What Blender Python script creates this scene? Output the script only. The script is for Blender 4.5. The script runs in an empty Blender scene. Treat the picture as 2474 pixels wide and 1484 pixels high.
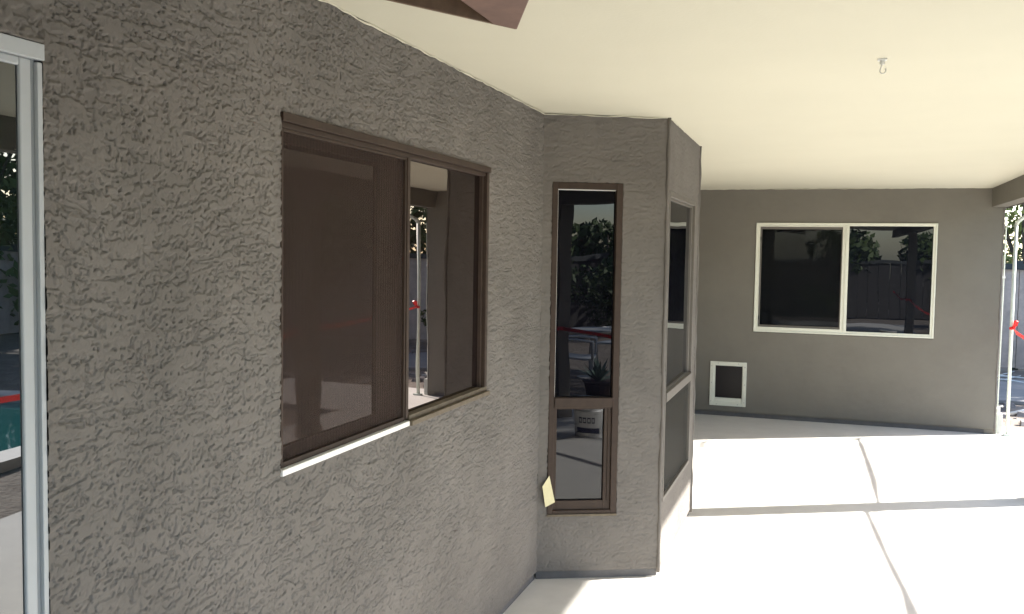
import bpy, math, random
import numpy as np
from mathutils import Vector, Matrix
random.seed(7)
S = bpy.context.scene
COL = S.collection

# ------------------------------------------------------------------ camera
F, YAW, PIT, ROL = 2250.1/2473.0, math.radians(18.529), math.radians(-3.304), math.radians(0.897)
CAMP = Vector((1.395, 0.0, 1.722))
fw = Vector((-math.sin(YAW)*math.cos(PIT), math.cos(YAW)*math.cos(PIT), math.sin(PIT)))
rt = Vector((math.cos(YAW), math.sin(YAW), 0)); up = rt.cross(fw)
r2 = math.cos(ROL)*rt + math.sin(ROL)*up; u2 = -math.sin(ROL)*rt + math.cos(ROL)*up
cd = bpy.data.cameras.new('camera'); cam = bpy.data.objects.new('camera', cd); COL.objects.link(cam)
M = Matrix((r2, u2, -fw)).transposed().to_4x4(); M.translation = CAMP
cam.matrix_world = M
cd.sensor_width = 36; cd.lens = 36*F; cd.clip_start = .02; cd.clip_end = 500
S.camera = cam
S.render.resolution_x = 1024; S.render.resolution_y = 614

# ------------------------------------------------------------------ world, sun, exposure
SUN_AZ = math.radians(28.0)      # from +x towards +y
SUN_EL = math.radians(33.9)
w = bpy.data.worlds.new('World'); S.world = w; w.use_nodes = True
nt = w.node_tree; bg = nt.nodes['Background']
sky = nt.nodes.new('ShaderNodeTexSky'); sky.sky_type = 'NISHITA'; sky.sun_disc = False
sky.sun_elevation = SUN_EL; sky.sun_rotation = math.radians(90)-SUN_AZ
nt.links.new(sky.outputs[0], bg.inputs[0]); bg.inputs[1].default_value = 0.13
sd = bpy.data.lights.new('sun', 'SUN'); sun = bpy.data.objects.new('sun', sd); COL.objects.link(sun)
sd.energy = 4.2; sd.angle = math.radians(.8); sd.color = (1, .965, .91)
sv = Vector((math.cos(SUN_AZ)*math.cos(SUN_EL), math.sin(SUN_AZ)*math.cos(SUN_EL), math.sin(SUN_EL)))
sun.rotation_euler = sv.to_track_quat('Z', 'Y').to_euler(); sun.location = (8, 6, 9)
S.view_settings.view_transform = 'Standard'; S.view_settings.look = 'None'
S.view_settings.gamma = 1; S.view_settings.use_curve_mapping = False
S.view_settings.exposure = 2.6
S.render.engine = 'CYCLES'
S.cycles.max_bounces = 10; S.cycles.diffuse_bounces = 6; S.cycles.glossy_bounces = 5
S.cycles.transparent_max_bounces = 12

# ------------------------------------------------------------------ materials
def mat(name, col, rough=.7, var=0, vscale=6, bump=0, bscale=200, spec=.4, metal=0, col2=None, detail=4, bdist=.001):
    m = bpy.data.materials.new(name); m.use_nodes = True; t = m.node_tree; b = t.nodes['Principled BSDF']
    b.inputs['Base Color'].default_value = (*col, 1); b.inputs['Roughness'].default_value = rough
    b.inputs['Specular IOR Level'].default_value = spec; b.inputs['Metallic'].default_value = metal
    tc = t.nodes.new('ShaderNodeTexCoord')
    if var or col2:
        n = t.nodes.new('ShaderNodeTexNoise'); n.inputs['Scale'].default_value = vscale; n.inputs['Detail'].default_value = detail
        n.inputs['Roughness'].default_value = .65
        t.links.new(tc.outputs['Object'], n.inputs['Vector'])
        r = t.nodes.new('ShaderNodeValToRGB'); r.color_ramp.elements[0].position = .3; r.color_ramp.elements[1].position = .7
        c2 = col2 or tuple(min(1, c*(1+var)) for c in col); c1 = col if col2 else tuple(c*(1-var) for c in col)
        r.color_ramp.elements[0].color = (*c1, 1); r.color_ramp.elements[1].color = (*c2, 1)
        t.links.new(n.outputs[0], r.inputs[0]); t.links.new(r.outputs[0], b.inputs['Base Color'])
    if bump:
        n2 = t.nodes.new('ShaderNodeTexNoise'); n2.inputs['Scale'].default_value = bscale; n2.inputs['Detail'].default_value = 3
        t.links.new(tc.outputs['Object'], n2.inputs['Vector'])
        bp = t.nodes.new('ShaderNodeBump'); bp.inputs['Strength'].default_value = bump; bp.inputs['Distance'].default_value = bdist
        t.links.new(n2.outputs[0], bp.inputs['Height']); t.links.new(bp.outputs[0], b.inputs['Normal'])
    return m

STUCCO = mat('stucco', (.152, .139, .125), .9, var=.16, vscale=2.2, bump=.5, bscale=260, spec=.2, detail=6)
STUCCO_FAR = mat('stucco_smooth', (.178, .165, .140), .92, var=.05, vscale=3, bump=.35, bscale=120, spec=.2, bdist=.003)
STEM = mat('foundation_grey', (.12, .115, .113), .9, var=.15, vscale=9, bump=.3)
CEIL = mat('cream_ceiling_paint', (.555, .53, .425), .85, var=.025, vscale=1.1, bump=.5, bscale=75, spec=.2)
SLAB = mat('patio_concrete', (.57, .55, .51), .85, var=.06, vscale=5, bump=.6, bscale=160, spec=.2, detail=8)
BROWN = mat('bronze_aluminium', (.044, .029, .021), .6, var=.15, vscale=20, spec=.25)
TAN = mat('weathered_bronze_sill', (.12, .094, .062), .6, var=.25, vscale=25, spec=.4)
BRGREY = mat('dusty_bronze', (.125, .112, .096), .6, var=.1, vscale=20)
WHITE = mat('white_vinyl', (.70, .70, .60), .45, var=.03, vscale=14, spec=.4)
WHITE2 = mat('white_metal', (.80, .79, .75), .4, spec=.5)
DOORM = mat('bluish_white_door_frame', (.40, .42, .43), .5, var=.04, vscale=8)
DGREY = mat('track_grey', (.25, .27, .28), .6)  # plain grey for door track, screws and bucket handle
BLACK = mat('black_latch', (.01, .01, .01), .5)
FLAP = mat('pet_door_flap', (.010, .008, .009), .3, spec=.3)
WOOD = mat('reddish_stained_wood', (.15, .088, .068), .6, var=.22, vscale=12, bump=.2, bscale=40)
WOODD = mat('dark_plum_wood', (.020, .010, .011), .7, var=.2, vscale=10)
WOODL = mat('pale_wood_edge', (.16, .10, .06), .65, var=.2, vscale=30)  # paler wood tone for the thin rim strip
RED = mat('red_plastic_tape', (.75, .015, .018), .35, spec=.5)
_t = RED.node_tree; _b = _t.nodes['Principled BSDF']; _tl = _t.nodes.new('ShaderNodeBsdfTranslucent'); _tl.inputs[0].default_value = (.7, .10, .09, 1)
_tr = _t.nodes.new('ShaderNodeBsdfTransparent'); _tr.inputs[0].default_value = (1, .88, .86, 1)
_m1 = _t.nodes.new('ShaderNodeMixShader'); _m1.inputs[0].default_value = .35; _m2 = _t.nodes.new('ShaderNodeMixShader'); _m2.inputs[0].default_value = .12
_t.links.new(_b.outputs[0], _m1.inputs[1]); _t.links.new(_tl.outputs[0], _m1.inputs[2]); _t.links.new(_m1.outputs[0], _m2.inputs[1]); _t.links.new(_tr.outputs[0], _m2.inputs[2])
_t.links.new(_m2.outputs[0], _t.nodes['Material Output'].inputs[0])
MASK = mat('masking_tape', (.66, .60, .36), .7, var=.05, vscale=60)
PIPE = mat('white_pipe_paint', (.62, .66, .58), .5, var=.08, vscale=10)
PVC = mat('pale_plastic', (.60, .60, .57), .5)
DIRT = mat('dirt', (.15, .125, .105), .95, bump=1, bscale=14, spec=.1, col2=(.27, .235, .20), vscale=3, detail=9, bdist=.03)
ROCK = mat('stone', (.22, .20, .19), .9, var=.3, vscale=9, bump=.6, bscale=25, bdist=.01)
FENCED = mat('dark_stained_board', (.06, .055, .05), .8, var=.2, vscale=5)
FENCE = mat('weathered_fence_board', (.66, .53, .45), .85, var=.18, vscale=5, bump=.4, bscale=60)
FENCECAP = mat('fence_cap_dark', (.075, .08, .078), .8, var=.2)
BARK = mat('bark', (.10, .075, .055), .9, var=.3, vscale=12, bump=.8, bscale=30, bdist=.01)
ROOFM = mat('roof_shingle', (.11, .085, .07), .9, var=.3, vscale=20)
COPING = mat('pool_coping', (.62, .60, .55), .7, var=.05)
TAN_SLAB = mat('grey_flagstone', (.24, .23, .22), .85, var=.12, vscale=4)
TERRA = mat('plant_pot', (.08, .05, .04), .8, var=.1)
BLOCK = mat('pale_block_wall', (.42, .38, .34), .9, var=.08, vscale=6, bump=.3)
INTER = mat('valance_cloth', (.30, .27, .22), .9)

def leafmat(name, c1, c2):
    m = mat(name, c1, .6, spec=.3, col2=c2, vscale=2.5)
    return m
LEAF = [leafmat('leaf_dark', (.035, .06, .02), (.10, .14, .045)), leafmat('leaf_mid', (.06, .10, .03), (.16, .21, .06)),
        leafmat('leaf_yellow', (.12, .15, .04), (.28, .29, .09))]

def glass(name, base, ior=1.55, rough=0.0, wav=.0015, tint=(.95, .97, 1)):
    """window glass: clear sharp reflection over the dark room behind it"""
    m = bpy.data.materials.new(name); m.use_nodes = True; t = m.node_tree; t.nodes.clear()
    o = t.nodes.new('ShaderNodeOutputMaterial'); d = t.nodes.new('ShaderNodeBsdfDiffuse'); d.inputs[0].default_value = (*base, 1)
    g = t.nodes.new('ShaderNodeBsdfGlossy'); g.inputs['Roughness'].default_value = rough; g.inputs[0].default_value = (*tint, 1)
    fr = t.nodes.new('ShaderNodeFresnel'); fr.inputs[0].default_value = ior
    mx = t.nodes.new('ShaderNodeMixShader')
    n = t.nodes.new('ShaderNodeTexNoise'); n.inputs['Scale'].default_value = 2.2; n.inputs['Detail'].default_value = 1
    tc = t.nodes.new('ShaderNodeTexCoord'); t.links.new(tc.outputs['Object'], n.inputs['Vector'])
    bp = t.nodes.new('ShaderNodeBump'); bp.inputs['Distance'].default_value = wav; bp.inputs['Strength'].default_value = 1
    t.links.new(n.outputs[0], bp.inputs['Height']); t.links.new(bp.outputs[0], g.inputs['Normal'])
    t.links.new(fr.outputs[0], mx.inputs[0]); t.links.new(d.outputs[0], mx.inputs[1]); t.links.new(g.outputs[0], mx.inputs[2])
    t.links.new(mx.outputs[0], o.inputs[0]); return m
GLASS = glass('dark_window_glass', (.003, .003, .005), 1.5)
GLASSB = glass('brownish_window_glass', (.008, .0055, .0055), 2.15, tint=(1, .90, .86))
GLASSG = glass('greenish_door_glass', (.006, .009, .009), 2.0)
GLASSD = glass('blue_black_window_glass', (.005, .006, .009), 1.5, wav=.0006)

def screen(name, col, opacity, axis_scale=420):
    """sun or insect screen: part see-through, with opacity bands imitating moire"""
    m = bpy.data.materials.new(name); m.use_nodes = True; t = m.node_tree; t.nodes.clear()
    o = t.nodes.new('ShaderNodeOutputMaterial'); d = t.nodes.new('ShaderNodeBsdfDiffuse'); d.inputs[0].default_value = (*col, 1)
    tr = t.nodes.new('ShaderNodeBsdfTransparent'); mx = t.nodes.new('ShaderNodeMixShader')
    tc = t.nodes.new('ShaderNodeTexCoord')
    wv = t.nodes.new('ShaderNodeTexWave'); wv.bands_direction = 'Y'; wv.inputs['Scale'].default_value = axis_scale  # broad bands imitate moire ripple, not single threads
    wv.inputs['Distortion'].default_value = 1.2; wv.inputs['Detail'].default_value = 1; wv.inputs['Detail Scale'].default_value = .08
    t.links.new(tc.outputs['Object'], wv.inputs['Vector'])
    mp = t.nodes.new('ShaderNodeMapRange'); mp.inputs[3].default_value = opacity-.11; mp.inputs[4].default_value = opacity+.11
    t.links.new(wv.outputs['Fac'], mp.inputs[0]); t.links.new(mp.outputs[0], mx.inputs[0])
    t.links.new(tr.outputs[0], mx.inputs[1]); t.links.new(d.outputs[0], mx.inputs[2]); t.links.new(mx.outputs[0], o.inputs[0])
    return m
SCREEN = screen('brown_sun_screen', (.060, .044, .038), .43, 18)
SCREENG = screen('grey_insect_screen', (.06, .058, .052), .66, 40)
SCREEND = screen('dark_insect_screen', (.014, .015, .016), .38, 40)

def water():
    m = bpy.data.materials.new('pool_water'); m.use_nodes = True; b = m.node_tree.nodes['Principled BSDF']
    b.inputs['Base Color'].default_value = (.025, .13, .13, 1); b.inputs['Roughness'].default_value = .05
    n = m.node_tree.nodes.new('ShaderNodeTexNoise'); n.inputs['Scale'].default_value = 3
    bp = m.node_tree.nodes.new('ShaderNodeBump'); bp.inputs['Distance'].default_value = .02
    m.node_tree.links.new(n.outputs[0], bp.inputs['Height']); m.node_tree.links.new(bp.outputs[0], b.inputs['Normal'])
    return m
WATER = water()

# ------------------------------------------------------------------ helpers
def tag(o, label=None, cat=None, group=None, kind=None):
    if label: o['label'] = label
    if cat: o['category'] = cat
    if group: o['group'] = group
    if kind: o['kind'] = kind
    return o
def empty(name, loc=(0, 0, 0)):
    o = bpy.data.objects.new(name, None); COL.objects.link(o); o.location = loc; o.empty_display_size = .1
    return o
class MB:
    def __init__(s): s.v = []; s.f = []
    def poly(s, pts, faces):
        k = len(s.v); s.v += [tuple(p) for p in pts]; s.f += [tuple(i+k for i in f) for f in faces]; return s
    def hexa(s, p):   # p: 8 points, bottom 0-3, top 4-7
        return s.poly(p, [(3, 2, 1, 0), (4, 5, 6, 7), (0, 1, 5, 4), (1, 2, 6, 5), (2, 3, 7, 6), (3, 0, 4, 7)])
    def box(s, x0, x1, y0, y1, z0, z1):
        return s.hexa([(x0, y0, z0), (x1, y0, z0), (x1, y1, z0), (x0, y1, z0), (x0, y0, z1), (x1, y0, z1), (x1, y1, z1), (x0, y1, z1)])
    def prism(s, pts2, z0, z1):
        n = len(pts2); P = [(x, y, z0) for x, y in pts2]+[(x, y, z1) for x, y in pts2]
        return s.poly(P, [tuple(range(n-1, -1, -1)), tuple(range(n, 2*n))]+[(i, (i+1) % n, n+(i+1) % n, n+i) for i in range(n)])
    def tube(s, pts, r, n=8, cap=True):
        pts = [Vector(p) for p in pts]; rr = r if isinstance(r, (list, tuple)) else [r]*len(pts)
        k = len(s.v); prev = None
        for i, p in enumerate(pts):
            t = (pts[min(i+1, len(pts)-1)]-pts[max(i-1, 0)]).normalized()
            if prev is None:
                a = t.orthogonal().normalized()
            else:
                a = (prev-t*prev.dot(t)).normalized()
            prev = a; b = t.cross(a)
            for j in range(n):
                th = 2*math.pi*j/n; s.v.append(tuple(p+(a*math.cos(th)+b*math.sin(th))*rr[i]))
        for i in range(len(pts)-1):
            for j in range(n):
                s.f.append((k+i*n+j, k+i*n+(j+1) % n, k+(i+1)*n+(j+1) % n, k+(i+1)*n+j))
        if cap:
            s.f.append(tuple(k+j for j in range(n-1, -1, -1))); s.f.append(tuple(k+(len(pts)-1)*n+j for j in range(n)))
        return s
    def build(s, name, m, parent=None, smooth=False, bevel=0):
        me = bpy.data.meshes.new(name); me.from_pydata(s.v, [], s.f); me.update()
        if smooth: me.polygons.foreach_set('use_smooth', [True]*len(me.polygons))
        me.materials.append(m); o = bpy.data.objects.new(name, me); COL.objects.link(o)
        if parent: o.parent = parent
        if bevel:
            b = o.modifiers.new('bevel', 'BEVEL'); b.width = bevel; b.segments = 2; b.limit_method = 'ANGLE'
        return o
class Plane:
    """a vertical wall plane: u along, z up, d outward"""
    def __init__(s, o, t):
        s.o = Vector((*o, 0)); s.t = Vector((*t, 0)).normalized(); s.n = Vector((s.t.y, -s.t.x, 0))
    def p(s, u, z, d): return s.o+s.t*u+s.n*d+Vector((0, 0, z))
    def box(s, mb, u0, u1, z0, z1, d0, d1):
        q = s.p
        return mb.hexa([q(u0, z0, d1), q(u1, z0, d1), q(u1, z0, d0), q(u0, z0, d0), q(u0, z1, d1), q(u1, z1, d1), q(u1, z1, d0), q(u0, z1, d0)])
    def part(s, name, m, parent, boxes, bevel=0):
        mb = MB()
        for b in boxes: s.box(mb, *b)
        return mb.build(name, m, parent, bevel=bevel)
    def ring(s, u0, u1, z0, z1, wl, wr, wb, wt, d0, d1):
        return [(u0, u0+wl, z0, z1, d0, d1), (u1-wr, u1, z0, z1, d0, d1), (u0+wl, u1-wr, z0, z0+wb, d0, d1), (u0+wl, u1-wr, z1-wt, z1, d0, d1)]

H = 2.44; YB = 4.631; BX, BY = .597, 4.917; YC = 6.178; YD = 10.222; XD = 3.047
A = Plane((0, 0), (0, 1)); B = Plane((0, YB), (BX, BY-YB)); C = Plane((BX, BY), (0, 1))
E = Plane((BX, YC), (-BX, .286)); A2 = Plane((0, YC+.286), (0, 1)); D = Plane((0, YD), (1, 0))
LB = math.hypot(BX, BY-YB)

# value noise on arbitrary coordinates
def vnoise(x, y, seed):
    rs = np.random.RandomState(seed); L = rs.rand(256, 256)
    xi = np.floor(x).astype(int); yi = np.floor(y).astype(int); fx = x-xi; fy = y-yi
    fx = fx*fx*(3-2*fx); fy = fy*fy*(3-2*fy); a = xi % 256; b = yi % 256; a1 = (a+1) % 256; b1 = (b+1) % 256
    return (L[a, b]*(1-fx)+L[a1, b]*fx)*(1-fy)+(L[a, b1]*(1-fx)+L[a1, b1]*fx)*fy
def sst(t): t = np.clip(t, 0, 1); return t*t*(3-2*t)
def lace(u, z, seed=0):
    """knock-down stucco: flat trowelled lands with torn edges, dragged roughly level"""
    wu = u+.007*(vnoise(u/.022, z/.022, seed+9)-.5)+.05*(vnoise(u/.3, z/.3, seed+11)-.5)
    wz = z+.006*(vnoise(u/.022+7, z/.022, seed+10)-.5)+.06*(vnoise(u/.4, z/.3, seed+12)-.5)
    n = .40*vnoise(wu/.0105, wz/.0070, seed+1)+.20*vnoise(wu/.0046, wz/.0044, seed+2)+.40*vnoise(wu/.06, wz/.014, seed+3)
    band = vnoise(u/.30, wz/.045, seed+4)
    h = .0024*sst((n-.42+.08*(band-.5))/.03)+.0008*sst((n-.58)/.04)
    m1 = sst((vnoise(wu/.011+3, wz/.012, seed+14)-.48)/.12)       # torn places only
    h = h-.0066*np.exp(-((n-.455+.08*(band-.5))/.017)**2)*m1
    ridge = 1-np.abs(vnoise(wu/.12, wz/.018, seed+5)*2-1)
    m2 = sst((vnoise(wu/.08+3, wz/.03, seed+15)-.42)/.12)
    h = h-.0036*np.exp(-((ridge-.95)/.028)**2)*m2+.0006*vnoise(u/.05, z/.04, seed+6)+.006*(vnoise(u/.6, z/.5, seed+7)-.5)
    return h

def stucco_wall(pl, u0, u1, z0, z1, holes, du, dz, name, m, parent, amp=1.0, thick=.14, seed=0, usteps=None, depth=.09, edge=.004):
    us = [u0]
    if usteps:
        for (ue, st) in usteps:
            n = max(1, int(round((ue-us[-1])/st))); us += list(np.linspace(us[-1], ue, n+1)[1:])
    else:
        us = list(np.linspace(u0, u1, int((u1-u0)/du)+1))
    zs = list(np.linspace(z0, z1, int((z1-z0)/dz)+1))
    us = np.array(us); zs = np.array(zs)
    for h in holes:       # snap grid lines on to the hole edges
        for v in h[:2]:
            if u0 < v < u1: us[np.argmin(np.abs(us-v))] = v
        for v in h[2:]:
            if z0 < v < z1: zs[np.argmin(np.abs(zs-v))] = v
    U, Z = np.meshgrid(us, zs, indexing='ij'); hh = amp*lace(U, Z, seed)
    Uj = U.copy(); Zj = Z.copy()
    nu, nz = U.shape
    cu = (us[:-1]+us[1:])/2; cz = (zs[:-1]+zs[1:])/2
    keep = np.ones((nu-1, nz-1), bool)
    for h in holes:
        keep &= ~((cu[:, None] > h[0]) & (cu[:, None] < h[1]) & (cz[None] > h[2]) & (cz[None] < h[3]))
    # torn edges round the openings
    for h in holes:
        for v in h[:2]:
            k = (np.abs(U-v) < 1e-6) & (Z > h[2]-.01) & (Z < h[3]+.01); Uj[k] += edge*(vnoise(Z[k]/.03, Z[k]/.011, seed+20)-.5)*2
        for v in h[2:]:
            k = (np.abs(Z-v) < 1e-6) & (U > h[0]-.01) & (U < h[1]+.01); Zj[k] += edge*(vnoise(U[k]/.03, U[k]/.011, seed+21)-.5)*2
    o, t, n = np.array(pl.o), np.array(pl.t), np.array(pl.n)
    P = o[None, None]+Uj[..., None]*t+hh[..., None]*n; P[..., 2] += Zj
    verts = P.reshape(-1, 3)
    idx = np.arange(nu*nz).reshape(nu, nz)
    q = np.stack([idx[:-1, :-1], idx[1:, :-1], idx[1:, 1:], idx[:-1, 1:]], -1)[keep].reshape(-1, 4)
    # reveals
    ev = []; ef = []
    def reveal(ring):
        k = len(verts)+len(ev); m_ = len(ring)
        for i in ring: ev.append(verts[i]-n*depth)
        for j in range(m_-1): ef.append((ring[j], ring[j+1], k+j+1, k+j))
    for h in holes:
        ia, ib = [int(np.argmin(np.abs(us-v))) for v in h[:2]]; ja, jb = [int(np.argmin(np.abs(zs-v))) for v in h[2:]]
        reveal([idx[ia, j] for j in range(jb, ja-1, -1)]); reveal([idx[ib, j] for j in range(ja, jb+1)])
        reveal([idx[i, ja] for i in range(ia, ib+1)]); reveal([idx[i, jb] for i in range(ib, ia-1, -1)])
    reveal([idx[i, 0] for i in range(nu-1, -1, -1)])
    if ev: verts = np.vstack([verts, np.array(ev)]); q = np.vstack([q, np.array(ef)])
    me = bpy.data.meshes.new(name)
    me.vertices.add(len(verts)); me.vertices.foreach_set('co', verts.astype(np.float32).ravel())
    me.loops.add(q.size); me.loops.foreach_set('vertex_index', q.astype(np.int32).ravel())
    me.polygons.add(len(q)); me.polygons.foreach_set('loop_start', np.arange(0, q.size, 4, dtype=np.int32))
    me.polygons.foreach_set('loop_total', np.full(len(q), 4, dtype=np.int32))
    me.polygons.foreach_set('use_smooth', np.ones(len(q), bool))
    me.update(calc_edges=True); me.validate()
    me.materials.append(m); ob = bpy.data.objects.new(name, me); COL.objects.link(ob); ob.parent = parent
    return ob

# ================================================================== ground
def slabobj(name, pts, z0, z1, m):
    o = MB().prism(pts, z0, z1).build(name, m); tag(o, kind='structure'); return o
slabobj('ground', [(-60, -60), (80, -60), (80, 80), (-60, 80)], -.5, -.06, DIRT)
slabobj('patio_slab', [(-.3, -6), (3.45, -6), (3.45, 8.9), (5.2, 9.2), (5.2, 10.75), (XD-.02, 10.75), (-.3, 10.4)], -.15, 0, SLAB)
MBp = [(4.9, 1.2), (5.6, .3), (8.5, 0), (9.6, 1.5), (9.4, 5.5), (8.6, 7.6), (6.6, 8.4), (5.2, 7.4), (4.8, 4.2)]
slabobj('pool_water', MBp, -.40, -.045, WATER)
cx_, cy_ = 7.2, 4.2
co = MB(); n = len(MBp)
outp = [(cx_+(x-cx_)*1.13, cy_+(y-cy_)*1.10) for x, y in MBp]
for i in range(n):
    a, b = MBp[i], MBp[(i+1) % n]; c, d = outp[(i+1) % n], outp[i]
    co.hexa([(a[0], a[1], -.06), (b[0], b[1], -.06), (c[0], c[1], -.06), (d[0], d[1], -.06), (a[0], a[1], .03), (b[0], b[1], .03), (c[0], c[1], .03), (d[0], d[1], .03)])
tag(co.build('pool_coping', COPING), kind='structure')

# ================================================================== the house
house = empty('house', (0, 0, 0))
tag(house, 'taupe stucco house with angled bay window under a cream covered patio ceiling', 'house')
SB = .045   # bottom of the stucco, dark foundation below
stucco_wall(A, 1.387, YB+.004, SB, H, [(2.187, 3.818, 1.108, 2.089)], 0, .0024, 'stucco_wall', STUCCO, house, seed=1,
            usteps=[(2.187, .0022), (3.0, .0028), (3.818, .004), (YB+.004, .005)])
# wall above and left of the sliding door
stucco_wall(A, -.9, 1.387, 2.098, H, [], .003, .003, 'stucco_wall', STUCCO, house, seed=31, thick=.1)
A.part('stucco_wall', STUCCO, house, [(-5, -.9, SB, H, -.1, .002)])
stucco_wall(B, .0, LB, SB, H, [(.0513, .4245, .351, 2.093)], .004, .004, 'stucco_wall', STUCCO, house, amp=.6, seed=3)
stucco_wall(C, 0, YC-BY, SB, H, [(.075, 1.115, .385, 2.068)], .005, .005, 'stucco_wall', STUCCO, house, amp=.6, seed=4)
E.part('stucco_wall', STUCCO, house, [(0, LB, SB, H, -.1, .001)])
A2.part('stucco_wall', STUCCO, house, [(0, YD-YC-.286, SB, H, -.1, 0)])
stucco_wall(D, 0, XD, SB, H, [(.69, 2.451, .930, 2.086), (.262, .62, .125, .577)], .02, .02, 'stucco_wall', STUCCO_FAR, house, amp=.45, seed=5)
# right-hand return and the block of the house behind
ret = MB(); ret.box(XD-.10, XD-.001, YD+.004, 16, -.05, H+.1); ret.build('stucco_wall', STUCCO_FAR, house)
for (x, y) in [(BX+.001, BY-.001), (BX+.001, YC+.001), (XD-.008, YD+.004)]:
    pts = [(x+.0012*math.sin(z*9), y+.0012*math.sin(z*7+1), z) for z in np.linspace(SB-.02, H, 50)]
    MB().tube(pts, [.0095+.0022*math.sin(i*1.7)+.0012*math.sin(i*.6) for i in range(50)], 10).build('corner_bead', STUCCO, house, smooth=True)
# foundations, set back behind the stucco
A.part('foundation', STEM, house, [(1.387, YB+.01, -.02, SB+.004, -.1, -.012)])
B.part('foundation', STEM, house, [(0, LB-.006, -.02, SB+.004, -.1, -.012)])
C.part('foundation', STEM, house, [(.01, YC-BY, -.02, SB+.004, -.1, -.012)])
D.part('foundation', STEM, house, [(0, XD-.001, -.02, SB+.004, -.08, -.010)])
# added black blocks behind the windows so that no daylight leaks in
blk = MB(); blk.box(-6, -.12, -5, 16, -.05, H+.1); blk.box(-.119, .30, YB+.25, YC+.05, -.05, H+.1); blk.box(-.119, XD-.11, YD+.13, 16, -.05, H+.1)
blk.box(.301, .46, BY+.12, YC-.06, -.05, H+.1)
blk.build('light_block', BLACK, house)

# ceiling and roof
def ceiling():
    xs = np.linspace(-.02, 3.30, 24); ys = np.linspace(-4.5, YD+.05, 90)
    mb = MB()
    for x in xs:
        for y in ys:
            mb.v.append((x, y, H+.003*math.sin(x*2.1+.5*y)+.002*math.sin(y*1.7)))
    N = len(ys)
    for i in range(len(xs)-1):
        for j in range(N-1): mb.f.append((i*N+j, i*N+j+1, (i+1)*N+j+1, (i+1)*N+j))
    o = mb.build('porch_ceiling', CEIL, house, smooth=True); return o
ceiling()
MB().box(-6, 3.30, -5, 16, H+.012, H+.20).build('roof', ROOFM, house)
MB().box(3.302, 3.33, -5, 16, 2.318, H+.20).build('fascia', BROWN, house)
MB().box(2.93, 3.07, -4.5, YD+.3, 2.25, H+.01).build('beam', STUCCO_FAR, house)
MB().box(3.072, 3.30, -4.5, 16, 2.385, 2.40).build('eave_soffit', STUCCO_FAR, house)
for y in (7.52, .64):
    p = MB().box(2.922, 3.078, y-.078, y+.078, 0, 2.25).build('porch_post', STUCCO_FAR, house, bevel=.004)
    MB().box(2.905, 3.095, y-.095, y+.095, .002, .10).build('post_base', STUCCO_FAR, p)
# cream cove bead of caulk along wall/ceiling joints
rr = random.Random(3)
def bead(a, b, nrm, n):
    a = Vector(a); b = Vector(b); nrm = Vector(nrm)
    pts = [a.lerp(b, i/n)+nrm*(.003+rr.random()*.004)+Vector((0, 0, -rr.random()*.006)) for i in range(n+1)]
    cb = MB(); cb.tube(pts, [.0015+rr.random()*.0025 for _ in pts], 5).build('caulk_bead', CEIL, house)
bead((0, .5, H), (0, YB, H), (1, 0, 0), 90); bead((0, YB, H), (BX, BY, H), B.n, 14)
bead((BX, BY, H), (BX, YC, H), (1, 0, 0), 26); bead((0, YD, H), (2.93, YD, H), (0, -1, 0), 60)

# ---- window in the near wall
u0, u1, z0, z1 = 2.187, 3.818, 1.108, 2.089; um = 3.0
wf = A.part('window', BROWN, house, [(u0, u0+.012, z0, z1-.022, -.07, -.006), (u1-.028, u1, z0+.030, z1-.0225, -.07, .004),
                                     (u1-.044, u1-.0285, z0+.030, z1-.0385, -.07, -.012),
                                     (u0, u1+.006, z1-.022, z1+.002, -.07, .010), (u0+.012, u1-.029, z1-.038, z1-.0225, -.07, -.003),
                                     (um-.006, um+.016, z0+.02, z1-.0385, -.07, .000)], bevel=.002)
tag(wf, 'wide bronze sliding window, left half behind a brown sun screen')
A.part('sill', WHITE2, wf, [(u0, um+.008, z0-.006, z0+.012, -.06, .010)], bevel=.002)
A.part('sill', TAN, wf, [(um+.0085, u1, z0-.006, z0+.012, -.06, .020), (um+.0165, u1-.001, z0+.0125, z0+.030, -.06, .004)], bevel=.002)
A.part('window_pane', GLASSB, wf, [(um+.0165, u1-.0445, z0+.0305, z1-.0385, -.032, -.026)])
A.part('window_pane', GLASSB, wf, [(u0+.03, um-.17, z0+.06, z1-.085, -.055, -.048)])
A.part('sash', BROWN, wf, A.ring(u0+.013, um-.007, z0+.013, z1-.0385, .012, .155, .045, .03, -.064, -.040))
A.part('sun_screen', SCREEN, wf, [(u0+.024, um-.018, z0+.030, z1-.049, -.0145, -.0125)])
A.part('screen_frame', BROWN, wf, A.ring(u0+.0125, um-.0065, z0+.0125, z1-.0385, .010, .010, .016, .009, -.024, -.004), bevel=.002)

# ---- tall window in the angled side of the bay
b0, b1, bz0, bz1 = .0513, .4245, .351, 2.093; bt = .95
wf = B.part('window', BROWN, house, B.ring(b0, b1, bz0, bz1, .030, .034, .020, .034, -.05, .004)+[(b0+.030, b1-.034, bt-.032, bt+.020, -.05, .010)], bevel=.003)
tag(wf, 'tall narrow bronze window with a small lower pane in the angled bay wall')
B.part('window_pane', GLASS, wf, [(b0+.031, b1-.035, bt+.021, bz1-.035, -.034, -.028)])
B.part('glazing_bead', WHITE2, wf, [(b0+.0305, b0+.034, bt+.0205, bz1-.0345, -.0275, -.016), (b0+.0345, b1-.0345, bz1-.0385, bz1-.0345, -.0275, -.016)])
B.part('sash', BROWN, wf, B.ring(b0+.0305, b1-.0345, bz0+.0205, bt-.0325, .016, .038, .048, .010, -.04, -.008)+
       [(b1-.0535, b1-.0505, bz0+.07, bt-.043, -.0075, -.002)], bevel=.002)
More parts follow.
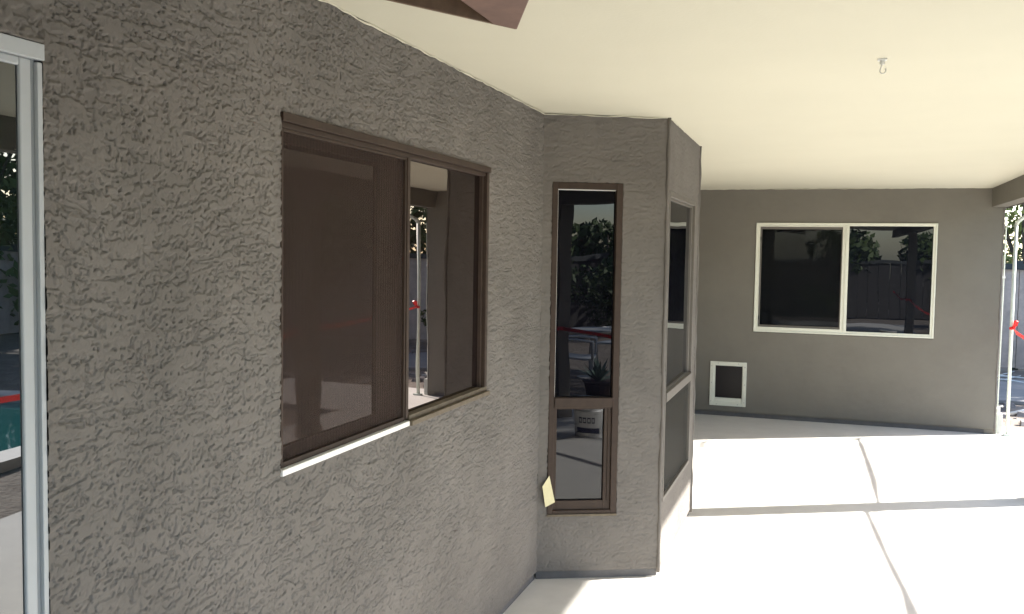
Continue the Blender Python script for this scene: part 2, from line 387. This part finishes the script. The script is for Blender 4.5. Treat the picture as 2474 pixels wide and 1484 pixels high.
B.part('window_pane', GLASS, wf, [(b0+.047, b1-.073, bz0+.069, bt-.043, -.034, -.028)])
B.part('sill', TAN, wf, [(b0, b1, bz0-.012, bz0-.0005, -.03, .010)])

# ---- window in the face of the bay
c0, c1, cz0, cz1 = .075, 1.115, .385, 2.068; ct = .956
wf = C.part('window', BRGREY, house, C.ring(c0, c1, cz0, cz1, .022, .03, .022, .03, -.05, .004)+[(c0+.022, c1-.03, ct-.028, ct+.022, -.05, .010)], bevel=.003)
tag(wf, 'large window in the flat face of the bay, seen edge on')
C.part('window_pane', GLASS, wf, [(c0+.023, c1-.031, ct+.023, cz1-.031, -.030, -.024)])
C.part('window_pane', GLASS, wf, [(c0+.023, c1-.031, cz0+.023, ct-.029, -.030, -.024)])
C.part('sash', BRGREY, wf, C.ring(c0+.0225, c1-.0305, ct+.0225, cz1-.0305, .008, .05, .006, .012, -.04, -.012))
C.part('insect_screen', SCREENG, wf, [(c0+.024, c1-.032, cz0+.024, ct-.030, -.014, -.012)])

# ---- white sliding window in the far wall
d0, d1, dz0, dz1 = .690, 2.451, .930, 2.086; dm = 1.575
wf = D.part('window', WHITE, house, D.ring(d0, d1, dz0, dz1, .016, .016, .016, .016, -.05, .014)+[(dm+.012, dm+.044, dz0+.0365, dz1-.0305, -.05, .012)], bevel=.003)
tag(wf, 'white framed sliding window in the far wall')
D.part('frame_lip', WHITE, wf, D.ring(d0+.0165, d1-.0165, dz0+.0165, dz1-.0165, .012, .020, .020, .014, -.045, .003))
D.part('sash', WHITE, wf, D.ring(d0+.029, dm+.0115, dz0+.037, dz1-.031, .012, .030, .016, .010, -.04, .004), bevel=.002)
D.part('screen_frame', BRGREY, wf, D.ring(d0+.0415, dm-.019, dz0+.0535, dz1-.0415, .018, .010, .022, .026, -.03, -.012), bevel=.002)
D.part('insect_screen', SCREEND, wf, [(d0+.060, dm-.0295, dz0+.076, dz1-.068, -.022, -.020)])
D.part('window_pane', GLASSD, wf, [(d0+.05, dm-.02, dz0+.048, dz1-.048, -.048, -.044)])
D.part('window_pane', GLASSD, wf, [(dm+.0445, d1-.037, dz0+.037, dz1-.031, -.040, -.034)])
for z in (dz1-.17, dz0+.15):
    D.part('latch', BLACK, wf, [(d0+.042, d0+.054, z-.02, z+.02, -.0115, -.002)])

# ---- pet door
e0, e1, ez0, ez1 = .249, .633, .112, .590
pd = D.part('pet_door', WHITE, house, D.ring(e0, e1, ez0, ez1, .040, .040, .040, .040, -.01, .016), bevel=.004)
tag(pd, 'small white framed pet door with a dark flap low in the far wall')
D.part('flap', FLAP, pd, [(e0+.055, e1-.044, ez0+.085, ez1-.045, -.03, -.02)])
D.part('inner_frame', WHITE, pd, D.ring(e0+.0405, e1-.0405, ez0+.0405, ez1-.0405, .014, .004, .044, .004, -.035, .004))
for (u, z) in [(e0+.017, ez1-.05), (e0+.017, .36), (e0+.017, ez0+.045), (e1-.017, ez1-.05), (e1-.017, .35), (e1-.017, ez0+.045),
               (e0+.085, ez1-.017), (e1-.085, ez1-.017), (e0+.075, ez0+.015), (e1-.085, ez0+.02)]:
    mb = MB(); c = D.p(u, z, .0165); mb.tube([c, c+D.n*.002], .0042, 8); mb.build('screw', DGREY, pd)

# ---- sliding glass door at the left edge
g1 = 1.387
sdn = A.part('sliding_door', DOORM, house, [(g1-.012, g1, 0, 2.062, -.05, .0), (-.9, g1+.002, 2.066, 2.096, -.05, .004),
                                             (-.9, -.86, 0, 2.03, -.05, .0)], bevel=.0015)
tag(sdn, 'white framed sliding glass patio door at the left edge')
A.part('track', DGREY, sdn, [(g1-.0205, g1-.0125, 0.0, 2.0655, -.05, -.008), (-.85, g1-.021, -.01, .018, -.05, .006)])
A.part('door_stile', DOORM, sdn, A.ring(.35, g1-.021, .02, 2.0655, .03, .026, .07, .016, -.036, -.006), bevel=.003)
A.part('door_pane', GLASSG, sdn, [(.381, g1-.0475, .091, 2.0490, -.018, -.012)])
A.part('door_pane', GLASSG, sdn, [(-.85, .345, .05, 2.02, -.040, -.034)])

# ---- swag hook in the ceiling
hk = empty('ceiling_hook', (1.564, 3.623, H)); tag(hk, 'small pale metal hook on a plate screwed to the cream ceiling', 'hook')
def local(mb, e):
    mb.v = [(x-e.location.x, y-e.location.y, z-e.location.z) for x, y, z in mb.v]; return mb
local(MB().box(1.548, 1.580, 3.608, 3.640, H-.009, H-.001), hk).build('plate', PVC, hk, bevel=.002)
local(MB().tube([(1.564, 3.624, H-.008), (1.564, 3.624, H-.022)], .009, 10), hk).build('collar', PVC, hk)
pts = [(1.564, 3.624, H-.02)]+[(1.564+.013*math.sin(a), 3.624, H-.045-.013*(1-math.cos(a))+.0) for a in np.linspace(0, 4.4, 12)]
local(MB().tube([(1.564, 3.624, H-.02), (1.560, 3.624, H-.034)]+[(1.567-.010*math.cos(a), 3.624, H-.044-.011*math.sin(a)) for a in np.linspace(0, 3.9, 12)], .0022, 6), hk).build('hook', PVC, hk, smooth=True)

# ---- hanging wooden box fixture at the top of the picture
bxo = empty('wooden_ceiling_box', (.70, 1.62, 2.28)); tag(bxo, 'reddish brown wooden box fixture with dark hollow underside hanging below ceiling', 'wooden box')
zr = 2.20
Pc = Vector((.749, 1.921, zr)); e1_ = (Vector((.579, 1.632, zr))-Pc)*1.7
Rt = Vector((.846, 1.705, zr)); e2_ = (Rt-Pc)*2.6
Q = [Pc, Pc+e1_, Pc+e1_+e2_, Pc+e2_]
In = Vector((.719, 1.861, zr))
e3 = Vector((.721, 1.671, zr))-In
def quadslab(a, b, c, d, th=.06, dz=0):
    mb = MB(); P = [a, b, c, d]
    mb.hexa([(p.x, p.y, p.z+dz) for p in P]+[(p.x, p.y, p.z+dz+th) for p in P]); return mb
t1 = e1_.normalized(); nrm1 = Vector((t1.y, -t1.x, 0)); 
if nrm1.dot(e2_) < 0: nrm1 = -nrm1
local(quadslab(Pc, Pc+e1_, Pc+e1_+nrm1*.0065, Pc+nrm1*.0045+t1*.001, .10), bxo).build('rim_board', WOODL, bxo, bevel=.002)
farin = In+e3*3.0
st = Pc+nrm1*.0165
local(quadslab(Pc+nrm1*.005, In+nrm1*.0022, farin, Pc+e2_, .02, -.001), bxo).build('side_board', WOOD, bxo, bevel=.002)
local(quadslab(Q[0]+nrm1*.02, Q[1]+nrm1*.02, Q[2], Q[3], .03, .05), bxo).build('bottom_panel', WOODD, bxo)
local(quadslab(Pc+e2_*.06, Pc+e2_*.06+t1*.012, Q[3]+t1*.012, Q[3]+Vector((.004, 0, 0)), .09, .022), bxo).build('side_edge', WOOD, bxo)
local(MB().tube([(.68, 1.50, zr+.06), (.68, 1.50, H)], .012, 8), bxo).build('hanger_rod', BROWN, bxo)

# ---- torn masking tape on the bay window jamb
c = [B.p(.062, .565, .0), B.p(.085, .35, .0), B.p(.03, .50, .0), B.p(.04, .375, .0)]
mk = MB()
P4 = [B.p(.040, .395, .022), B.p(.092, .418, .012), B.p(.060, .560, .012), B.p(.022, .505, .024)]
q4 = [p-B.n*.0012 for p in P4]
mk.hexa([P4[0], P4[1], q4[1], q4[0], P4[3], P4[2], q4[2], q4[3]])
tag(mk.build('masking_tape', MASK), 'torn cream strip of masking tape stuck to left jamb of narrow bay window', 'masking tape')

# ================================================================== tape, pole
pole = empty('pole', (3.14, 10.20, 0)); tag(pole, 'tall thin white pole with angled top arm at the end of the far wall', 'pole')
local(MB().tube([(3.150, 10.20, 0), (3.146, 10.20, 1.0), (3.146, 10.20, 2.085)], .0165, 10), pole).build('shaft', PIPE, pole, smooth=True)
local(MB().tube([(3.146, 10.20, 2.075), (3.165, 10.19, 2.115), (3.25, 10.14, 2.19), (3.42, 10.02, 2.30)], .019, 10), pole).build('arm', PIPE, pole, smooth=True)
local(MB().box(3.115, 3.185, 10.165, 10.235, 0, .02), pole).build('foot', PIPE, pole)
pp = empty('thin_pipe', (3.075, 10.26, 0)); tag(pp, 'slim white pipe running up the outside corner of the far wall', 'pipe')
local(MB().tube([(3.064, 10.262, 0), (3.066, 10.262, 1.2), (3.068, 10.262, 2.05), (3.080, 10.262, 2.065), (3.095, 10.262, 2.055)], .0065, 8), pp).build('pipe', PIPE, pp, smooth=True)
for z in (.25, 1.55):
    local(MB().box(3.05, 3.082, 10.25, 10.274, z, z+.02), pp).build('pipe_clip', WHITE2, pp)
bl = empty('faucet_riser', (3.10, 10.30, 0)); tag(bl, 'short pale valve box and riser on the slab between wall corner and white pole', 'valve box')
local(MB().box(3.055, 3.12, 10.285, 10.36, 0, .20), bl).build('valve_box', PVC, bl, bevel=.004)
local(MB().tube([(3.09, 10.32, .20), (3.09, 10.32, .27), (3.12, 10.31, .275)], .009, 8), bl).build('riser', WHITE2, bl)

tp = [(3.01, -4.2, .95), (3.02, -1.8, .86), (3.0, .55, .97), (2.912, .56, .975), (2.910, .72, .95), (2.99, .73, .945), (2.99, 1.5, .90), (2.995, 2.6, .86), (3.0, 3.7, .845), (3.0, 4.6, .85),
      (3.0, 5.45, .873), (3.0, 5.77, .883), (3.0, 6.42, .925), (3.0, 7.0, .955), (3.0, 7.41, .977), (3.085, 7.43, .98), (3.092, 7.70, .98), (3.105, 8.40, .989), (3.12, 9.19, 1.016), (3.135, 9.9, 1.045), (3.155, 10.18, 1.07)]
rb = MB(); nseg = 0; L = []
for i in range(len(tp)-1):
    a, b = Vector(tp[i]), Vector(tp[i+1]); k = max(1, int((b-a).length/.08))
    for j in range(k): L.append(a.lerp(b, j/k))
L.append(Vector(tp[-1]))
s = 0
for i, p in enumerate(L):
    t = (L[min(i+1, len(L)-1)]-L[max(i-1, 0)]).normalized(); s += .08
    ang = .30*math.sin(p.y*1.1)+.18*math.sin(p.y*3.3+1)+.08*math.sin(p.y*9)
    hw = .024*(.88+.12*math.sin(p.y*2.3+2)) if p.y < 9.95 else .013
    side = t.cross(Vector((0, 0, 1))).normalized(); upv = Vector((0, 0, 1))
    d = upv*math.cos(ang)+side*math.sin(ang); nn = t.cross(d)*.0004
    rb.v += [tuple(p+d*hw+nn), tuple(p-d*hw+nn), tuple(p-d*hw-nn), tuple(p+d*hw-nn)]
for i in range(len(L)-1):
    for j in range(4): rb.f.append((i*4+j, i*4+(j+1) % 4, (i+1)*4+(j+1) % 4, (i+1)*4+j))
rb.f += [(0, 1, 2, 3), tuple(len(rb.v)-k for k in (1, 2, 3, 4))]
tape = empty('barrier_tape', (3.15, 10.19, 1.07)); tag(tape, 'red barrier tape strung from the white pole along the patio edge', 'barrier tape')
local(rb, tape).build('ribbon', RED, tape)
kn = MB()
kn.tube([(3.125, 10.18, 1.062), (3.146, 10.172, 1.066), (3.172, 10.18, 1.072)], [.012, .016, .012], 8)
kn.tube([(3.158, 10.175, 1.07), (3.172, 10.17, 1.10), (3.178, 10.165, 1.135), (3.170, 10.16, 1.145)], [.010, .019, .022, .006], 6)
local(kn, tape).build('knot', RED, tape, smooth=False)

# ================================================================== back yard
def foliage_mesh(centers, n, leaf, seed):
    rs = np.random.RandomState(seed); v = []; f = []
    for i in range(n):
        c, r = centers[rs.randint(len(centers))]
        d = rs.normal(size=3); d /= np.linalg.norm(d); p = np.array(c)+d*r*rs.uniform(.55, 1.05)**.6*np.array([1, 1, .85])
        a = rs.normal(size=3); a /= np.linalg.norm(a); b = np.cross(a, d+rs.normal(size=3)*.4); b /= np.linalg.norm(b)+1e-9
        s_ = leaf*rs.uniform(.6, 1.4); k = len(v)
        v += [p-a*s_, p+b*s_*.45, p+a*s_, p-b*s_*.45]; f.append((k, k+1, k+2, k+3))
    mb = MB(); mb.v = [tuple(map(float, q)) for q in v]; mb.f = f; return mb
def tree(x, y, h, r, label, seed, m=0, n=2600, leaf=.10, name='yard_tree', low=.35, grp='trees along the yard fence'):
    rs = random.Random(seed); t = empty(name, (x, y, -.06)); tag(t, label, 'tree', grp)
    cs = []
    for i in range(14):
        a = rs.random()*6.28; q = rs.random()**.5*r*.75; z = h*(low+(1-low)*rs.random()*.85)
        cs.append(((q*math.cos(a), q*math.sin(a), z), r*rs.uniform(.28, .48)))
    mb = MB(); mb.tube([(0, 0, 0), (.06, .03, h*.3), (-.05, .05, h*.6), (0, 0, h*.85)], [.11, .09, .06, .02], 8)
    for c, _ in cs[:6]: mb.tube([(0, .02, h*.3), (c[0]*.5, c[1]*.5, c[2]*.75), c], [.05, .03, .01], 5)
    mb.build('trunk', BARK, t, smooth=True)
    foliage_mesh(cs, n, leaf, seed).build('crown', LEAF[m], t)
    return t
def shrub(x, y, h, r, label, seed, m=0, n=900, leaf=.06, grp='shrubs in the yard beds'):
    rs = random.Random(seed); t = empty('shrub', (x, y, -.06)); tag(t, label, 'shrub', grp)
    cs = [((rs.uniform(-r, r)*.6, rs.uniform(-r, r)*.6, h*rs.uniform(.3, .75)), r*rs.uniform(.35, .55)) for _ in range(8)]
    mb = MB()
    for c, _ in cs[:5]: mb.tube([(0, 0, 0), (c[0]*.5, c[1]*.5, c[2]*.6), c], [.02, .014, .006], 5)
    mb.build('stem', BARK, t); foliage_mesh(cs, n, leaf, seed).build('leaves', LEAF[m], t); return t

# fence: boards, posts and a dark cap rail, three runs
bd_mesh = None
def fence(a, b, label, grp='yard fence runs', h=1.74, bm_=None):
    global bd_mesh
    if bm_: bd_mesh = None
    a = Vector((*a, 0)); b = Vector((*b, 0)); Lf = (b-a).length; ang = math.atan2(b.y-a.y, b.x-a.x)
    f = empty('fence', (a.x, a.y, -.06)); f.rotation_euler.z = ang; tag(f, label, 'fence', grp)
    if bd_mesh is None:
        mb = MB().box(0, .288, -.012, .012, .03, h-.10); me = bpy.data.meshes.new('board'); me.from_pydata(mb.v, [], mb.f); me.materials.append(bm_ or FENCE); bd_mesh = me
    k = int(Lf/.30)
    for i in range(k):
        o = bpy.data.objects.new('board', bd_mesh); COL.objects.link(o); o.parent = f; o.location = (i*.30, .004*((i*7) % 3), .004*((i*5) % 4))
    MB().box(0, Lf, -.05, .05, h-.095, h+.0).build('cap_rail', FENCECAP, f)
    MB().box(0, Lf, .014, .05, .35, .44).build('back_rail', FENCECAP, f)
    for i in range(0, k, 8):
        MB().box(i*.30-.045, i*.30+.045, .055, .145, 0, h+.05).build('fence_post', FENCECAP, f)
fence((2, 17), (14, 17), 'grey board fence with dark cap rail behind the far end of patio', grp=None)
fence((14, 17), (14, -9), 'long grey board fence along the side of the yard beyond the pool', grp=None)
fence((14, -9), (-2, -9), 'dark stained board fence across the near end of the yard', grp=None, bm_=FENCED)

tree(4.9, 19.3, 4.4, 1.9, 'sunlit yellow green tree above the fence beside far wall', 11, m=2, n=9000, leaf=.06, low=.30, grp=None)
tree(6.6, 20.8, 5.6, 2.3, 'dense dark green tree behind the fence right of the sunlit tree', 12, m=1, n=5200, leaf=.10, low=.25, grp=None)
for i, (x, y, h, r, m, lb) in enumerate([(10.5, 19.8, 5.2, 2.2, 0, 'dark tree behind the board fence right of the shading tree'), (15.5, 15, 5.5, 2.6, 1, 'tall green tree outside the far corner of the side fence'),
        (15.8, 11, 5.0, 2.5, 0, 'dark round tree outside the side fence, second from the far corner'), (16, 7, 5.4, 2.6, 0, 'dark tree outside the side fence opposite the middle of the pool'),
        (17.5, 18.5, 6.5, 3.2, 0, 'big dark tree outside the fence corner, rising above its neighbours'), (19, 12.8, 6.5, 3.2, 0, 'second row dark tree outside the side fence, nearer the corner'),
        (19.5, 8.0, 6.8, 3.2, 0, 'second row dark tree outside the side fence, opposite the pool'), (12.8, 21.5, 6.5, 2.8, 0, 'tall dark tree well behind the far board fence'),
        (15.5, 3, 4.8, 2.4, 1, 'mid green tree outside the side fence opposite the near end of pool')]):
    tree(x, y, h*1.25, r*1.25, lb, 20+i, m=m, n=7500, leaf=.15, low=.15)
HL = ['low hedge tree at the near corner of the side fence', 'low hedge tree at the near right corner behind the dark fence', 'bushy hedge tree behind the dark near fence, right of the garden chairs',
      'flat topped hedge tree straight behind the garden table', 'hedge tree behind the dark near fence, left of the chairs', 'hedge tree behind the dark fence closest to the house']
for i, (x, y, h, r) in enumerate([(15.6, -1.5, 2.6, 1.6), (15.2, -5, 2.5, 1.7), (12, -9.9, 2.6, 2.0), (8.5, -10.0, 2.4, 2.0), (5, -10.2, 2.6, 2.0), (1.5, -10.3, 2.6, 1.8)]):
    tree(x, y, h, r, HL[i], 40+i, m=0, n=4200, leaf=.13, low=.15, grp='low hedge trees')
SL = ['leafy shrub at the far end of the side fence bed', 'small dark shrub second along the side fence bed', 'leafy shrub in the bed beyond the middle of the pool', 'shrub in the bed beyond the near end of the pool',
      'rounded shrub before the dark fence, right of the garden chairs', 'rounded shrub before the dark fence, behind the garden chairs', 'tall dark shrub behind the agave pot']
for i, (x, y, h, r) in enumerate([(13, 12, 1.2, .9), (12.8, 8.8, 1.0, .8), (12.9, 5, 1.3, .9), (12.6, 1, 1.1, .8), (10.5, -7.2, 1.9, 1.5), (7.5, -7.4, 1.9, 1.6), (5.6, -5.6, 1.9, 1.3)]):
    shrub(x, y, h, r, SL[i], 60+i, m=0 if i > 3 else i % 2, n=900 if i < 4 else 2600, leaf=.06 if i < 4 else .08)
shrub(5.2, 15.9, .9, .7, 'low shrub at the foot of the fence behind the white pole', 71, m=1, grp=None)

tree(8.4, 15.7, 5.2, 2.3, 'broad leafy tree inside the fence corner shading the dirt and flagstone', 81, m=1, n=6500, leaf=.11, low=.30, grp=None)
tree(11.2, 3.9, 9.6, 3.1, 'very tall broad tree added beyond the pool to shade the near patio', 91, m=0, n=9000, leaf=.17, low=.55, grp=None)  # added tree, placed and sized to shade near patio and left wall
# flagstones and rubble behind the patio
fl = empty('flagstone', (4.1, 14.1, -.06)); tag(fl, 'large pale blue grey flagstone lying on the dirt beyond the pole', 'flagstone')
MB().prism([(-.75, -1.2), (.8, -1.3), (1.2, .2), (.7, 1.2), (-.4, 1.1), (-.85, .1)], 0, .05).build('stone', TAN_SLAB, fl, bevel=.01)
rk = MB(); rs = random.Random(5)
for i in range(170):
    x, y = rs.uniform(3.3, 5.6), rs.uniform(10.9, 16.4)
    if 3.3 < x < 5.2 and 12.8 < y < 15.3: continue
    s_ = rs.uniform(.02, .075); z = -.06
    pts = []
    for (dx, dy, dz) in [(-1, -1, -.3), (1, -1, -.3), (1, 1, -.3), (-1, 1, -.3), (-.6, -.6, .8), (.6, -.6, .8), (.6, .6, .8), (-.6, .6, .8)]:
        pts.append((x+dx*s_*rs.uniform(.6, 1.2), y+dy*s_*rs.uniform(.6, 1.2), z+dz*s_*rs.uniform(.6, 1.1)))
    rk.hexa(pts)
tag(rk.build('rubble', ROCK), 'loose stones and rubble scattered on dirt beyond the far wall', 'rubble', kind='stuff')
for i, (x0, y0, a, l) in enumerate([(3.35, 15.3, .15, 1.1), (3.5, 15.0, -.22, .8), (3.45, 11.9, .4, .55)]):
    br = MB().tube([(0, 0, .02), (l*.5, .04, .06), (l, .0, .03)], [.022, .018, .010], 6)
    br.tube([(l*.5, .04, .06), (l*.75, .18, .12)], [.012, .005], 5)
    o = br.build('dead_branch', PVC, smooth=True); o.location = (x0, y0, -.05); o.rotation_euler.z = a
    tag(o, ['pale bleached branch lying across dirt near the fence', 'second shorter bleached branch crossing the first on the dirt', 'small pale branch on the dirt just beyond the slab'][i], 'branch')

# bucket, garden chairs, table, potted plant: off to the side, mirrored in the panes
bk = empty('bucket', (2.55, 1.75, 0)); tag(bk, 'white plastic bucket with dark print mirrored in lower pane of narrow bay window', 'bucket')
bm = MB(); prof = [(.130, 0), (.132, .01), (.146, .27), (.152, .275), (.152, .285), (.147, .287), (.149, .315), (.156, .318), (.156, .330), (.150, .334), (.150, .362), (.156, .364), (.156, .372)]
nn_ = 28
for (r, z) in prof:
    for j in range(nn_): bm.v.append((r*math.cos(6.2832*j/nn_), r*math.sin(6.2832*j/nn_), z))
for i in range(len(prof)-1):
    for j in range(nn_): bm.f.append((i*nn_+j, i*nn_+(j+1) % nn_, (i+1)*nn_+(j+1) % nn_, (i+1)*nn_+j))
bm.f.append(tuple(range(nn_-1, -1, -1)))
bm.build('pail', WHITE2, bk, smooth=True)
ld = MB().tube([(0, 0, .373), (0, 0, .380)], .158, 28); ld.build('lid', WHITE2, bk)
# dark stripes of print (letters are too blurred in the photo to read)
NAVY = mat('navy_print', (.03, .035, .07), .5)
pr = MB()
def patch(a0, a1, zlo, zhi):
    rlo = .132+(zlo-.01)/.26*.014+.0012; rhi = .132+(zhi-.01)/.26*.014+.0012; k = max(2, int((a1-a0)/.12))
    base = len(pr.v)
    for i in range(k+1):
        a = a0+(a1-a0)*i/k; pr.v += [(rlo*math.cos(a), rlo*math.sin(a), zlo), (rhi*math.cos(a), rhi*math.sin(a), zhi)]
    for i in range(k): pr.f.append((base+2*i, base+2*i+2, base+2*i+3, base+2*i+1))
AF = math.radians(128)
patch(AF-.9, AF+.9, .05, .11)
for i in range(4):
    a = AF+.55-i*.30
    patch(a-.11, a-.07, .165, .225); patch(a+.07, a+.11, .165, .225); patch(a-.07, a+.07, .165, .178); patch(a-.07, a+.07, .212, .225)
pr.build('print', NAVY, bk)
bh = MB().tube([(.158*math.cos(a), 0, .32-.0-.12*math.sin(a)) for a in np.linspace(0, math.pi, 14)], .003, 5)
bh.build('handle', DGREY, bk)

def chair(x, y, rz, label):
    c = empty('garden_chair', (x, y, -.06)); c.rotation_euler.z = rz; tag(c, label, 'chair', 'white garden chairs')
    def bx(*a): return MB().box(*a)
    st = bx(-.25, .25, -.24, .24, .40, .425).build('seat', WHITE2, c)
    for (sx, sy) in ((-1, -1), (1, -1), (-1, 1), (1, 1)):
        bx(sx*.23-.02, sx*.23+.02, sy*.22-.02, sy*.22+.02, 0, .40 if sy < 0 else .41).build('leg', WHITE2, c)
    for k in range(5):
        x_ = -.2+k*.1; MB().hexa([(x_-.03, .22, .43), (x_+.03, .22, .43), (x_+.03, .24, .43), (x_-.03, .24, .43), (x_-.03, .34, .86), (x_+.03, .34, .86), (x_+.03, .36, .86), (x_-.03, .36, .86)]).build('back_slat', WHITE2, c)
    MB().tube([(-.26, .345, .86), (-.1, .355, .91), (.1, .355, .91), (.26, .345, .86)], .022, 8).build('top_rail', WHITE2, c, smooth=True)
    for sx in (-1, 1): MB().tube([(sx*.27, .30, .66), (sx*.28, 0, .66), (sx*.28, -.22, .62), (sx*.26, -.23, .42)], .018, 6).build('armrest', WHITE2, c, smooth=True)
    return c
chair(4.7, -1.3, 2.3, 'white slat back garden chair left of the round table')
chair(6.2, -2.3, -1.9, 'white slat back garden chair right of the round table')
tb = empty('garden_table', (5.4, -1.9, -.06)); tag(tb, 'small round pale garden table between two white chairs', 'table')
MB().tube([(0, 0, .68), (0, 0, .71)], .42, 28).build('tabletop', COPING, tb)
MB().tube([(0, 0, .03), (0, 0, .68)], .03, 10).build('pedestal', COPING, tb)
MB().tube([(0, 0, 0), (0, 0, .03)], .22, 20).build('base', COPING, tb)
po = empty('potted_plant', (4.2, -.2, -.06)); tag(po, 'spiky green agave in a low brown pot at the patio edge', 'potted plant')
pm = MB(); pm.tube([(0, 0, 0), (0, 0, .22), (0, 0, .24), (0, 0, .26)], [.13, .18, .20, .20], 18); pm.build('pot', TERRA, po)
ag = MB(); rs = random.Random(9)
for i in range(34):
    a = i*2.4; l = rs.uniform(.22, .42); e = rs.uniform(.3, 1.3); dx, dy, dz = math.cos(a)*math.cos(e), math.sin(a)*math.cos(e), math.sin(e)
    sx, sy = -math.sin(a)*.022, math.cos(a)*.022
    ag.poly([(sx, sy, .25), (-sx, -sy, .25), (dx*l*.6-sx, dy*l*.6-sy, .25+dz*l*.62), (dx*l*.6+sx, dy*l*.6+sy, .25+dz*l*.62), (dx*l, dy*l, .25+dz*l*.92)],
            [(0, 1, 2, 3), (3, 2, 4)])
ag.build('leaves', mat('agave_leaf', (.25, .33, .24), .6, var=.2), po)
